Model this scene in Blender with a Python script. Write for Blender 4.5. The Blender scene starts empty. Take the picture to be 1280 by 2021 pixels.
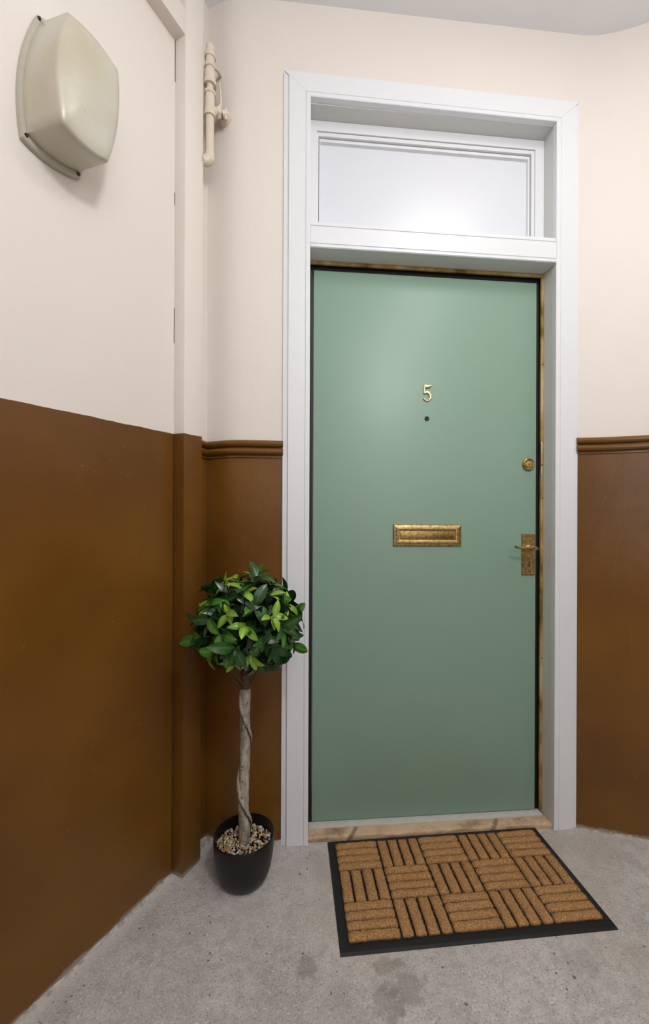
import bpy, bmesh, math, random
from mathutils import Vector, Matrix
random.seed(7)
S = bpy.context.scene
COL = S.collection

# ------------------------------------------------------------ camera, light, exposure
FL, YAW, PITCH, ROLL = 817.07, 0.0865, 0.0003, 0.004      # focal length in pixels of a 1280x2021 frame
CAM = Vector((-0.0551, -1.412, 1.0658))
cam_d = bpy.data.cameras.new('camera')
cam = bpy.data.objects.new('camera', cam_d); COL.objects.link(cam)
fw = Vector((math.sin(YAW)*math.cos(PITCH), math.cos(YAW)*math.cos(PITCH), math.sin(PITCH)))
rt = Vector((math.cos(YAW), -math.sin(YAW), 0)); up = rt.cross(fw)
r2 = rt*math.cos(ROLL) + up*math.sin(ROLL); u2 = -rt*math.sin(ROLL) + up*math.cos(ROLL)
m4 = Matrix((r2, u2, -fw)).transposed().to_4x4(); m4.translation = CAM
cam.matrix_world = m4
cam_d.sensor_fit = 'VERTICAL'; cam_d.sensor_height = 36; cam_d.lens = FL*36/2021
cam_d.shift_x = -(657.8-640)/2021; cam_d.shift_y = (1051.4-1010.5)/2021
cam_d.clip_start = 0.02
S.camera = cam

W = bpy.data.worlds.new('hall'); S.world = W; W.use_nodes = True
W.node_tree.nodes['Background'].inputs[0].default_value = (0.9, 0.95, 1, 1)
W.node_tree.nodes['Background'].inputs[1].default_value = 0.3

def area(name, loc, target, sx, sy, power, col):
    l = bpy.data.lights.new(name, 'AREA'); l.shape = 'RECTANGLE'; l.size = sx; l.size_y = sy
    l.energy = power; l.color = col
    o = bpy.data.objects.new(name, l); COL.objects.link(o); o.location = loc
    o.rotation_euler = (Vector(target)-Vector(loc)).to_track_quat('-Z', 'Y').to_euler()
    return o
area('ceiling_lamp_light', (0.74, -0.86, 2.84), (0.74, -0.84, 0), 0.40, 0.40, 6.5, (1, 0.96, 0.91))
pd = bpy.data.lights.new('landing_globe_light', 'POINT'); pd.energy = 58; pd.shadow_soft_size = 0.14; pd.color = (0.97, 0.985, 1)
po = bpy.data.objects.new('landing_globe_light', pd); COL.objects.link(po); po.location = (0.52, -1.78, 2.52)
area('rear_fill_light', (0.55, -3.05, 1.7), (0.1, 0, 1.0), 1.4, 1.6, 15, (0.93, 0.97, 1))  # added soft fill from behind the camera, no window stands there
S.view_settings.view_transform = 'Standard'; S.view_settings.look = 'None'
S.view_settings.gamma = 1; S.view_settings.use_curve_mapping = False
S.view_settings.exposure = -0.25

# ------------------------------------------------------------ materials
def lin(r, g, b):
    return tuple(((c/255)/12.92 if c/255 <= 0.04045 else ((c/255+0.055)/1.055)**2.4) for c in (r, g, b)) + (1,)

class N:
    def __init__(s, name):
        s.m = bpy.data.materials.new(name); s.m.use_nodes = True
        s.t = s.m.node_tree; s.b = s.t.nodes['Principled BSDF']
    def n(s, typ, **kw):
        x = s.t.nodes.new(typ)
        for k, v in kw.items():
            if k in x.bl_rna.properties: setattr(x, k, v)
            else: x.inputs[k].default_value = v
        return x
    def l(s, a, b): s.t.links.new(a, b)
    def coord(s, kind='Object'):
        return s.n('ShaderNodeTexCoord').outputs[kind]
    def pos(s): return s.n('ShaderNodeNewGeometry').outputs['Position']
    def noise(s, vec, scale, detail=4, rough=.55, stretch=None):
        if stretch:
            mp = s.n('ShaderNodeMapping'); mp.inputs['Scale'].default_value = stretch; s.l(vec, mp.inputs['Vector']); vec = mp.outputs[0]
        x = s.n('ShaderNodeTexNoise', Scale=scale, Detail=detail, Roughness=rough); s.l(vec, x.inputs['Vector'])
        return x.outputs['Fac']
    def ramp(s, fac, *stops):
        r = s.n('ShaderNodeValToRGB'); e = r.color_ramp.elements
        while len(e) < len(stops): e.new(0.5)
        for el, (p, c) in zip(e, stops):
            el.position = p; el.color = c if len(c) == 4 else tuple(c)+(1,)
        s.l(fac, r.inputs[0]); return r.outputs[0]
    def mix(s, fac, a, b, mode='MIX'):
        x = s.n('ShaderNodeMix', data_type='RGBA', blend_type=mode)
        for sock, v in ((x.inputs[0], fac), (x.inputs[6], a), (x.inputs[7], b)):
            if hasattr(v, 'links'): s.l(v, sock)
            else: sock.default_value = v
        return x.outputs[2]
    def math(s, op, a, b=0.0):
        x = s.n('ShaderNodeMath', operation=op)
        for sock, v in ((x.inputs[0], a), (x.inputs[1], b)):
            if hasattr(v, 'links'): s.l(v, sock)
            else: sock.default_value = v
        return x.outputs[0]
    def bump(s, h, dist, strength=1):
        x = s.n('ShaderNodeBump', Strength=strength, Distance=dist); s.l(h, x.inputs['Height']); s.l(x.outputs[0], s.b.inputs['Normal'])
    def set(s, **kw):
        for k, v in kw.items():
            k = k.replace('_', ' ')
            if hasattr(v, 'links'): s.l(v, s.b.inputs[k])
            else: s.b.inputs[k].default_value = v
        return s.m

W0, W1 = (0, 0, 0, 1), (1, 1, 1, 1)
CREAM, CREAM2 = lin(226, 218, 211), lin(222, 212, 203)
BROWN, BROWN2 = lin(113, 75, 25), lin(97, 60, 17)

def wall_paint(name, split, slope=0):
    """gloss brown dado paint up to the height `split`, cream above, with a slightly wobbly painted edge"""
    k = N(name); p = k.pos()
    sep = k.n('ShaderNodeSeparateXYZ'); k.l(p, sep.inputs[0])
    z = k.math('ADD', sep.outputs['Z'], k.math('MULTIPLY', k.math('SUBTRACT', k.noise(p, 14, 2), .5), .006))
    if slope: z = k.math('SUBTRACT', z, k.math('MULTIPLY', k.math('ADD', sep.outputs['Y'], .087), slope))
    above = k.math('GREATER_THAN', z, split)
    big = k.noise(p, 2.2, 3); fine = k.noise(p, 60, 3)
    cream = k.mix(big, CREAM, CREAM2)
    cream = k.mix(k.ramp(k.noise(p, 9, 6, .7), (.70, W0), (.80, W1)), cream, lin(222, 212, 196))
    brown = k.mix(k.ramp(big, (.35, W0), (.65, W1)), BROWN, BROWN2)
    # scuffs and chips in the gloss paint, denser low down
    low = k.math('SUBTRACT', 1.15, sep.outputs['Z'])
    chips = k.ramp(k.noise(p, 70, 4, .6, (1, 1, .7)), (.70, W0), (.72, W1))
    brown = k.mix(k.math('MULTIPLY', chips, .6), brown, lin(150, 112, 70))
    scratch = k.ramp(k.noise(p, 30, 5, .6, (1, 1, .12)), (.72, W0), (.78, W1))
    brown = k.mix(k.math('MULTIPLY', scratch, .35), brown, lin(140, 98, 52))
    edge = k.ramp(k.math('ADD', sep.outputs['Z'], k.math('MULTIPLY', k.math('SUBTRACT', k.noise(p, 26, 4), .5), .03)), (.008, W1), (.016, W0))
    brown = k.mix(k.math('MULTIPLY', edge, .75), brown, lin(158, 148, 136))
    c = k.mix(above, brown, cream)
    rough = k.math('ADD', k.math('MULTIPLY', above, .22), k.math('ADD', .27, k.math('MULTIPLY', k.noise(p, 5, 3), .1)))
    h = k.math('ADD', k.math('MULTIPLY', k.noise(p, 7, 2), 1.0), k.math('MULTIPLY', k.noise(p, 85, 3, .6, (1, 1, .6)), .16))
    k.bump(h, .006, .5); k.b.inputs['Specular IOR Level'].default_value = .38
    return k.set(Base_Color=c, Roughness=rough)

M_WALL_BACK = wall_paint('back_wall_paint', 1.352)
M_WALL_RIGHT = wall_paint('right_wall_paint', 1.388)
M_WALL_LEFT = wall_paint('left_wall_paint', 1.372, .065)

def simple(name, col, rough=.4, metal=0, var=.06, scale=30, bump=.0, coat=0):
    k = N(name); p = k.pos()
    f = k.noise(p, scale, 4)
    c2 = tuple(max(0, c*(1-var*3)) for c in col[:3])+(1,)
    k.set(Base_Color=k.mix(f, col, c2), Roughness=rough, Metallic=metal)
    if coat: k.b.inputs['Coat Weight'].default_value = coat
    if bump: k.bump(f, bump)
    return k.m

M_BROWN = simple('brown_gloss_paint', BROWN, .2, 0, .08, 8, .001)
M_WHITE = simple('white_gloss_paint', lin(224, 225, 228), .33, 0, .012, 20, .0004)
M_JAMB = simple('greyed_white_jamb_paint', lin(206, 206, 203), .38, 0, .03, 25, .0006)
M_PANEL = simple('white_gloss_board', lin(218, 220, 226), .3, 0, .008, 6, .0006)
M_CEIL = simple('ceiling_paint', lin(236, 238, 242), .7, 0, .02, 3, .002)
M_DOOR = simple('sage_green_paint', lin(131, 159, 141), .42, 0, .012, 3, .0004)
M_BLACK = simple('matt_black', lin(16, 14, 12), .6, 0, .02)
M_OCHRE = None
k = N('ochre_primer'); p = k.pos()
f = k.noise(p, 9, 4, .6, (1, 1, .7))
c = k.ramp(f, (.38, lin(112, 84, 20)), (.5, lin(160, 130, 66)), (.62, lin(190, 164, 124)))
M_OCHRE = k.set(Base_Color=c, Roughness=.45)

def brass(name, a, b, rough):
    k = N(name); p = k.pos()
    f = k.noise(p, 90, 5, .65)
    return k.set(Base_Color=k.mix(k.ramp(f, (.35, W0), (.68, W1)), a, b), Metallic=1, Roughness=k.math('ADD', rough, k.math('MULTIPLY', f, .18)))
M_BRASS = brass('aged_brass', lin(206, 180, 126), lin(140, 112, 70), .3)
M_BRASS_D = brass('dark_brass', lin(186, 158, 100), lin(124, 98, 58), .28)
M_BRASS_L = brass('bright_brass', lin(232, 216, 178), lin(190, 166, 124), .2)

k = N('concrete_floor'); p = k.pos()
a = k.noise(p, 2.6, 8, .66); b = k.noise(p, 34, 6, .72); d = k.noise(p, 210, 3, .75)
c = k.ramp(a, (.30, lin(170, 165, 162)), (.5, lin(197, 191, 187)), (.68, lin(208, 202, 198)))
c = k.mix(k.math('MULTIPLY', k.ramp(b, (.40, W1), (.55, W0)), .55), c, lin(160, 153, 148))
c = k.mix(k.math('MULTIPLY', k.ramp(d, (.35, W1), (.45, W0)), .75), c, lin(100, 94, 90))
c = k.mix(k.math('MULTIPLY', k.ramp(k.noise(p, 150, 4, .7), (.56, W0), (.65, W1)), .7), c, lin(232, 228, 223))
for sc, th in ((21.0, .10), (46.0, .13)):
    v = k.n('ShaderNodeTexVoronoi', Scale=sc); k.l(p, v.inputs['Vector'])
    pit = k.math('MULTIPLY', k.math('LESS_THAN', v.outputs['Distance'], th), k.math('GREATER_THAN', k.noise(p, sc*.2, 2), .56))
    c = k.mix(k.math('MULTIPLY', pit, .8), c, lin(70, 64, 62))
st = k.ramp(k.noise(p, 4.2, 8, .7), (.53, W0), (.66, W1))       # oily stains
c = k.mix(k.math('MULTIPLY', st, .5), c, lin(126, 122, 116))
for sx, sy, sr in ((.200, -.455, .055), (.150, -.485, .042), (.165, -.41, .030), (-.03, -.395, .035), (.70, -.20, .05)):      # the darker drips and spills
    ds_ = k.n('ShaderNodeVectorMath', operation='DISTANCE'); k.l(p, ds_.inputs[0]); ds_.inputs[1].default_value = (sx, sy, 0)
    e_ = k.math('ADD', k.math('DIVIDE', ds_.outputs['Value'], sr), k.math('MULTIPLY', k.math('SUBTRACT', k.noise(p, 24, 6, .75), .5), 3.2))
    c = k.mix(k.math('MULTIPLY', k.ramp(e_, (.6, W1), (.95, W0)), .5), c, lin(122, 119, 113))
dl = k.n('ShaderNodeVectorMath', operation='DOT_PRODUCT'); k.l(p, dl.inputs[0]); dl.inputs[1].default_value = (.866, -.5, 0)
dl = k.math('ADD', k.math('ADD', dl.outputs['Value'], .3407), k.math('MULTIPLY', k.math('SUBTRACT', b, .5), .06))      # pale plaster dust along the left wall
c = k.mix(k.math('MULTIPLY', k.ramp(dl, (.012, W1), (.05, W0)), .6), c, lin(212, 209, 205))
tan = k.ramp(k.noise(p, 1.7, 4), (.50, W0), (.68, W1))          # tan traffic marks
c = k.mix(k.math('MULTIPLY', tan, .35), c, lin(186, 168, 146))
k.bump(k.math('ADD', k.math('MULTIPLY', b, .5), d), .0024, .9)
M_FLOOR = k.set(Base_Color=c, Roughness=.62)

k = N('pale_cement'); p = k.pos()
b = k.noise(p, 45, 6, .7)
c = k.ramp(b, (.35, lin(140, 134, 126)), (.6, lin(196, 190, 182)))
k.bump(b, .004); M_CEMENT = k.set(Base_Color=c, Roughness=.8)

k = N('worn_sandstone'); p = k.pos()
a = k.noise(p, 7, 6, .65, (1, 1, 2.5)); b = k.noise(p, 40, 5, .7)
c = k.ramp(a, (.34, lin(118, 96, 76)), (.45, lin(176, 146, 116)), (.56, lin(196, 170, 138)), (.68, lin(186, 148, 122)))
c = k.mix(k.math('MULTIPLY', k.ramp(b, (.58, W0), (.7, W1)), .5), c, lin(206, 194, 176))
sp_ = k.n('ShaderNodeSeparateXYZ'); k.l(p, sp_.inputs[0])
for x0 in (.118, .632):      # two dark slanting veins mended into the stone
    u = k.math('SUBTRACT', k.math('SUBTRACT', sp_.outputs['X'], x0), k.math('MULTIPLY', k.math('ADD', sp_.outputs['Y'], sp_.outputs['Z']), .6))
    u = k.math('ABSOLUTE', k.math('ADD', u, k.math('MULTIPLY', k.math('SUBTRACT', b, .5), .02)))
    c = k.mix(k.math('MULTIPLY', k.ramp(u, (.006, W1), (.012, W0)), .75), c, lin(98, 80, 66))
k.bump(b, .002); M_STONE = k.set(Base_Color=c, Roughness=.6)
M_STONE_D = simple('dark_stone_mend', lin(108, 92, 76), .7, 0, .1, 50, .001)
M_STRIP = simple('worn_white_strip', lin(206, 202, 194), .55, 0, .09, 40, .001)

k = N('yellowed_lens_plastic'); p = k.pos()
a = k.noise(p, 6, 4); b = k.noise(p, 34, 5, .7)
c = k.ramp(a, (.36, lin(197, 193, 181)), (.64, lin(187, 178, 156)))
c = k.mix(k.math('MULTIPLY', k.ramp(b, (.66, W0), (.74, W1)), .5), c, lin(140, 130, 100))
M_LENS = k.set(Base_Color=c, Roughness=.3)
M_LAMPBASE = simple('lamp_base_plastic', lin(190, 184, 168), .4, 0, .06, 40)
M_SCREW = simple('dull_screw_steel', lin(70, 66, 60), .45, .8, .1, 200)
M_PIPE = simple('cream_painted_pipe', lin(222, 209, 190), .38, 0, .06, 60, .001)
M_RUBBER = simple('black_rubber', lin(26, 27, 29), .5, 0, .1, 120, .0004)

k = N('coir_fibre'); p = k.pos()
a = k.noise(p, 260, 4, .75); b = k.noise(p, 20, 3)
c = k.ramp(a, (.30, lin(96, 62, 30)), (.48, lin(176, 130, 80)), (.66, lin(228, 188, 132)))
c = k.mix(k.math('MULTIPLY', b, .5), c, lin(160, 106, 54))
k.bump(a, .003); M_COIR = k.set(Base_Color=c, Roughness=.9)

k = N('pot_plastic'); p = k.pos()
M_POT = k.set(Base_Color=lin(9, 9, 10), Roughness=k.math('ADD', .3, k.math('MULTIPLY', k.noise(p, 22, 4), .2)))
k = N('grey_bark'); p = k.pos()
a = k.noise(p, 60, 5, .65, (1, 1, .35)); b = k.noise(p, 120, 3)
c = k.ramp(a, (.32, lin(96, 88, 74)), (.5, lin(158, 150, 134)), (.68, lin(188, 180, 162)))
c = k.mix(k.ramp(b, (.30, W1), (.37, W0)), c, lin(60, 50, 40))
k.bump(a, .004); M_BARK = k.set(Base_Color=c, Roughness=.7)
M_BARK_D = simple('brown_bark', lin(92, 68, 44), .7, 0, .12, 80, .002)
M_TWIG_CREASE = simple('dark_twig_and_crease', lin(62, 58, 36), .6, 0, .1, 90)

def leaf_mat(name, body, vein):
    k = N(name); o = k.coord('Object')
    sep = k.n('ShaderNodeSeparateXYZ'); k.l(o, sep.inputs[0])
    ax = k.math('ABSOLUTE', sep.outputs['X'])
    inf = k.n('ShaderNodeObjectInfo')
    c = k.mix(k.ramp(ax, (.0, W1), (.0022, W0)), body, vein)
    dark = tuple(x*.45 for x in body[:3])+(1,)
    c = k.mix(k.math('MULTIPLY', inf.outputs['Random'], .75), c, dark)
    return k.set(Base_Color=c, Roughness=.28)
M_LEAF = [leaf_mat('leaf_dark_green', lin(36, 78, 30), lin(72, 112, 56)),
          leaf_mat('leaf_mid_green', lin(66, 118, 40), lin(112, 150, 66)),
          leaf_mat('leaf_young_green', lin(126, 172, 52), lin(166, 196, 92))]
M_STONES = [simple('gravel_'+n, lin(*c), .6, 0, .06, 90) for n, c in
            (('cream', (214, 196, 160)), ('tan', (186, 146, 92)), ('grey', (158, 152, 142)), ('brown', (112, 84, 56)), ('white', (222, 216, 204)))]

# ------------------------------------------------------------ mesh helpers
def obj(name, verts, faces, mat, parent=None, smooth=False, kind=None, loc=None):
    me = bpy.data.meshes.new(name); me.from_pydata([tuple(v) for v in verts], [], faces); me.update()
    bm = bmesh.new(); bm.from_mesh(me); bmesh.ops.recalc_face_normals(bm, faces=bm.faces); bm.to_mesh(me); bm.free()
    return link(name, me, mat, parent, smooth, kind, loc)
def link(name, me, mat, parent=None, smooth=False, kind=None, loc=None):
    o = bpy.data.objects.new(name, me); COL.objects.link(o)
    if mat is not None and not me.materials:
        for mm in (mat if isinstance(mat, list) else [mat]): me.materials.append(mm)
    if smooth:
        for pl in me.polygons: pl.use_smooth = True
    if loc is not None: o.location = loc
    if parent is not None: o.parent = parent
    if kind: o['kind'] = kind
    return o
def bmobj(name, bm, mat, parent=None, smooth=False, kind=None, loc=None):
    me = bpy.data.meshes.new(name); bmesh.ops.recalc_face_normals(bm, faces=bm.faces); bm.to_mesh(me); bm.free()
    return link(name, me, mat, parent, smooth, kind, loc)
def empty(name, loc=(0, 0, 0)):
    o = bpy.data.objects.new(name, None); COL.objects.link(o); o.location = loc; o.empty_display_size = .05
    return o
def tag(o, label, cat=None, kind=None, group=None):
    o['label'] = label
    if cat: o['category'] = cat
    if kind: o['kind'] = kind
    if group: o['group'] = group
    return o
def auto_smooth(o, deg=40):
    me = o.data
    for pl in me.polygons: pl.use_smooth = True
    me.set_sharp_from_angle(angle=math.radians(deg))
def bevel_all(bm, w, seg=2, angle=None):
    es = bm.edges[:] if angle is None else [e for e in bm.edges if len(e.link_faces) == 2 and e.calc_face_angle(0) > angle]
    bmesh.ops.bevel(bm, geom=es, offset=w, segments=seg, profile=.6, affect='EDGES')
def box(name, x0, x1, y0, y1, z0, z1, mat, parent=None, bev=.001, seg=1, kind=None):
    bm = bmesh.new()
    v = [bm.verts.new((x, y, z)) for x in (x0, x1) for y in (y0, y1) for z in (z0, z1)]
    for f in ((0, 1, 3, 2), (4, 6, 7, 5), (0, 4, 5, 1), (2, 3, 7, 6), (0, 2, 6, 4), (1, 5, 7, 3)): bm.faces.new([v[i] for i in f])
    if bev: bevel_all(bm, bev, seg)
    o = bmobj(name, bm, mat, parent, False, kind)
    if bev and seg > 1: auto_smooth(o)
    return o
def prism(name, ring_a, ring_b, mat, parent=None, kind=None, smooth=False):
    n = len(ring_a); v = list(ring_a)+list(ring_b)
    f = [list(range(n))[::-1], list(range(n, 2*n))]+[(i, (i+1) % n, n+(i+1) % n, n+i) for i in range(n)]
    o = obj(name, v, f, mat, parent, False, kind)
    if smooth: auto_smooth(o, 35)
    return o
def lathe_vf(prof, seg=32, axis='Z'):
    """profile [(r, h)] turned round an axis; r = 0 ends close to a point"""
    v = []; f = []
    for r, h in prof:
        for i in range(seg):
            a = 2*math.pi*i/seg
            x, y = r*math.cos(a), r*math.sin(a)
            v.append({'Z': (x, y, h), 'Y': (x, h, y)}[axis])
    for j in range(len(prof)-1):
        for i in range(seg):
            f.append((j*seg+i, j*seg+(i+1) % seg, (j+1)*seg+(i+1) % seg, (j+1)*seg+i))
    f.append(tuple(range(seg))); f.append(tuple(range((len(prof)-1)*seg, len(prof)*seg)))
    return v, f
def lathe(name, prof, mat, parent=None, seg=32, axis='Z', loc=(0, 0, 0), deg=40):
    v, f = lathe_vf(prof, seg, axis)
    v = [tuple(a+b for a, b in zip(p, loc)) for p in v]
    o = obj(name, v, f, mat, parent); auto_smooth(o, deg); return o
def tube_vf(pts, rads, seg=10, wob=0.0, rnd=None):
    v = []; f = []; pts = [Vector(p) for p in pts]; ref = None
    for i, p in enumerate(pts):
        t = (pts[min(i+1, len(pts)-1)]-pts[max(i-1, 0)]).normalized()
        if ref is None: ref = Vector((0, 0, 1)) if abs(t.z) < .8 else Vector((1, 0, 0))
        a = (ref-t*ref.dot(t)).normalized(); b = t.cross(a); ref = a
        for k_ in range(seg):
            an = 2*math.pi*k_/seg
            r = rads[i]*(1+(rnd.uniform(-wob, wob) if rnd else 0))
            v.append(p+a*(r*math.cos(an))+b*(r*math.sin(an)))
    for i in range(len(pts)-1):
        for k_ in range(seg):
            f.append((i*seg+k_, i*seg+(k_+1) % seg, (i+1)*seg+(k_+1) % seg, (i+1)*seg+k_))
    f.append(tuple(range(seg))); f.append(tuple(range((len(pts)-1)*seg, len(pts)*seg)))
    return v, f
def tube(name, pts, rads, mat, parent=None, seg=10, wob=0, rnd=None, kind=None):
    if not isinstance(rads, (list, tuple)): rads = [rads]*len(pts)
    v, f = tube_vf(pts, rads, seg, wob, rnd)
    o = obj(name, v, f, mat, parent, False, kind); auto_smooth(o, 50); return o
def sweep_plan(name, path, prof, mat, parent=None, kind=None):
    """profile [(out, z)] carried along a plan path [(x, y)]; out is measured to the right of the path direction"""
    n = len(path); m = len(prof); v = []; f = []
    P = [Vector((x, y)) for x, y in path]
    for i in range(n):
        d0 = (P[i]-P[i-1]).normalized() if i else (P[1]-P[0]).normalized()
        d1 = (P[i+1]-P[i]).normalized() if i < n-1 else d0
        n0, n1 = Vector((d0.y, -d0.x)), Vector((d1.y, -d1.x))
        nn = (n0+n1).normalized(); sc = 1/max(.35, nn.dot(n0))
        for o_, z in prof:
            q = P[i]+nn*(o_*sc); v.append((q.x, q.y, z))
    for i in range(n-1):
        for j in range(m):
            f.append((i*m+j, i*m+(j+1) % m, (i+1)*m+(j+1) % m, (i+1)*m+j))
    f.append(tuple(range(m))); f.append(tuple(range((n-1)*m, n*m)))
    o = obj(name, v, f, mat, parent, False, kind); auto_smooth(o, 30); return o
def strip_wall(name, path, z0, z1, mat, kind='structure', nz=1):
    n = len(path); v = []; f = []
    for j in range(nz+1):
        z = z0+(z1-z0)*j/nz
        v += [(x, y, z) for x, y in path]
    for j in range(nz):
        for i in range(n-1): f.append((j*n+i, j*n+i+1, (j+1)*n+i+1, (j+1)*n+i))
    o = obj(name, v, f, mat, None, False, kind); auto_smooth(o, 30); return o
def spline(pts, per=8):
    """Catmull-Rom through the points"""
    P = [Vector(p) for p in pts]; P = [P[0]*2-P[1]]+P+[P[-1]*2-P[-2]]; out = []
    for i in range(1, len(P)-2):
        for s in range(per):
            t = s/per; a, b, c, d = P[i-1:i+3]
            out.append(.5*((2*b)+(c-a)*t+(2*a-5*b+4*c-d)*t*t+(3*b-a-3*c+d)*t**3))
    out.append(P[-2]); return out

# ------------------------------------------------------------ room shell
CEIL = 2.886
floor_o = obj('floor', [(-3, -4, 0), (3.2, -4, 0), (3.2, .3, 0), (-3, .3, 0)], [(0, 1, 2, 3)], M_FLOOR, kind='structure')
tag(floor_o, 'worn grey concrete hall floor with dark pits and stains', 'floor')
ceil_o = obj('ceiling', [(-3, -4, CEIL), (3.2, -4, CEIL), (3.2, .3, CEIL), (-3, .3, CEIL)], [(0, 1, 2, 3)], M_CEIL, kind='structure')
tag(ceil_o, 'plain grey-white ceiling above the green door', 'ceiling')

IL, IR = -0.0159, 0.8657             # the clear opening of the door frame
AL, AR = -0.1073, 0.9552             # outer edges of the architrave
WY = 0.015                           # the back wall's face, 15 mm behind the architrave's
corner = [(-0.372, 0.062), (-0.345, 0.048), (-0.315, 0.034), (-0.289, 0.0245), (-0.262, 0.0185), (-0.235, 0.016), (-0.17, WY)]
back_l = corner+[(IL-.004, WY)]
# one wall around the opening
vb = []; fb = []
def quadstrip(path, z0, z1):
    b = len(vb); n = len(path)
    for z in (z0, z1): vb.extend((x, y, z) for x, y in path)
    for i in range(n-1): fb.append((b+i, b+i+1, b+n+i+1, b+n+i))
quadstrip(back_l, 0, CEIL+.01)
quadstrip([(IL-.004, WY), (IR+.004, WY)], 2.56, CEIL+.01)
quadstrip([(IR+.004, WY), (AR-.01, WY)], 0, CEIL+.01)
wb = obj('wall_back', vb, fb, M_WALL_BACK, kind='structure'); auto_smooth(wb, 30)
tag(wb, 'cream wall with brown gloss dado around the green door', 'wall')
right_curve = [tuple(q) for q in spline([(AR-.012, WY), (0.985, 0.0145), (1.03, 0.010), (1.075, -0.001), (1.13, -0.020), (1.19, -0.047), (1.27, -0.09), (1.42, -0.20), (1.62, -0.40), (1.78, -0.70)], 5)]
right_foot = [tuple(q) for q in spline([(AR-.012, .013), (0.985, -0.004), (1.03, -0.022), (1.075, -0.038), (1.13, -0.058), (1.19, -0.084), (1.27, -0.125), (1.42, -0.225), (1.62, -0.41), (1.78, -0.70)], 5)]
def right_at(z):     # the curved wall is out of plumb: its foot stands a little forward
    q = min(1, max(0, z/CEIL)); q = min(1, q*1.25)
    return [(a[0]+(b[0]-a[0])*q, a[1]+(b[1]-a[1])*q) for a, b in zip(right_foot, right_curve)]
v = []; f = []; zs = [0, .6, 1.2, 1.8, 2.31, CEIL+.01]
for z in zs: v += [(x, y, z) for x, y in right_at(z)+[(1.85, -1.1), (1.85, -3.2)]]
n = len(v)//len(zs)
for r_ in range(len(zs)-1):
    for i in range(n-1): f.append((r_*n+i, r_*n+i+1, (r_+1)*n+i+1, (r_+1)*n+i))
wr = obj('wall_right', v, f, M_WALL_RIGHT, None, False, 'structure'); auto_smooth(wr, 30)
tag(wr, 'curved cream wall with brown gloss dado right of the door', 'wall')
A0 = Vector((-0.659, -0.46, 0)); TV = Vector((0.5, 0.866, 0)).normalized(); NV = Vector((0.866, -0.5, 0)).normalized()
def LW(t, off, z): return A0+TV*t+NV*off+Vector((0, 0, z))      # a point on the left wall: along, out from it, up
pa = LW(-1.25, 0, 0); pb = LW(.475, 0, 0)
wl = strip_wall('wall_left', [(pa.x-.25, -3.2), (pa.x, pa.y), (pb.x, pb.y), (-0.394, -0.006), (-0.372, 0.062)], 0, CEIL+.01, M_WALL_LEFT)
tag(wl, 'flat cream panel wall with brown gloss dado beside the door', 'wall')
wf = obj('wall_front', [(-2, -3.2, 0), (1.9, -3.2, 0), (1.9, -3.2, CEIL), (-2, -3.2, CEIL)], [(0, 1, 2, 3)], M_WALL_LEFT, kind='structure')
tag(wf, 'wall of the hall behind the camera', 'wall')

# left door frame: a post to the ceiling and a lintel across, standing proud of the panel
t4 = tag(empty('trim_4', LW(.47, .02, 0)), 'painted post and lintel framing the flat panel on the left', 'door frame', 'structure')
def lw_block(name, t0, t1, o0, o1, z0, z1, mat, parent, bev=.0025):
    bm = bmesh.new()
    v = [bm.verts.new(LW(t, o_, z)-parent.location) for t in (t0, t1) for o_ in (o0, o1) for z in (z0, z1)]
    for f in ((0, 1, 3, 2), (4, 6, 7, 5), (0, 4, 5, 1), (2, 3, 7, 6), (0, 2, 6, 4), (1, 5, 7, 3)): bm.faces.new([v[i] for i in f])
    bevel_all(bm, bev, 2); o = bmobj(name, bm, mat, parent); auto_smooth(o); return o
lw_block('post', .436, .515, -.004, .043, .002, CEIL, M_WALL_LEFT, t4, .004)
lw_block('lintel', -1.2, .4365, -.004, .041, 2.598, 2.676, M_WALL_LEFT, t4)
lw_block('fanlight_stile', .402, .4362, -.004, .012, 2.677, CEIL-.002, M_WALL_LEFT, t4, .002)
# the dark open joints between the panel and the post
for z0, z1 in ((2.47, 2.6), (2.085, 2.125), (1.655, 1.765), (.02, 1.365)):
    lw_block('panel_joint', .4345, .4362, -.003, .0006, z0, z1, M_BLACK, t4, .0002)

# dado rails: two half-round beads over a thin fillet
def rail_profile(top):
    pr = [(-.004, top)]
    z = top
    for k_ in range(2):
        for i in range(9):
            a = math.pi*i/8
            pr.append((.002+.0135*math.sin(a), z-.0125+.0125*math.cos(a)))
        z -= .0265
    pr += [(.002, z), (.005, z-.002), (.005, z-.006), (-.004, z-.006)]
    return pr
t2 = sweep_plan('trim_2', [(-0.398, -0.018), (-0.372, 0.060)]+[(x, y) for x, y in corner[1:]]+[(AL+.002, WY)], rail_profile(1.380), M_BROWN, kind='structure')
tag(t2, 'brown double-bead dado rail between post and white architrave', 'dado rail')
t3 = sweep_plan('trim_3', [q for q in right_at(1.39) if q[0] > AR-.004], rail_profile(1.415), M_BROWN, kind='structure')
tag(t3, 'brown double-bead dado rail on curved wall right of door', 'dado rail')

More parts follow.
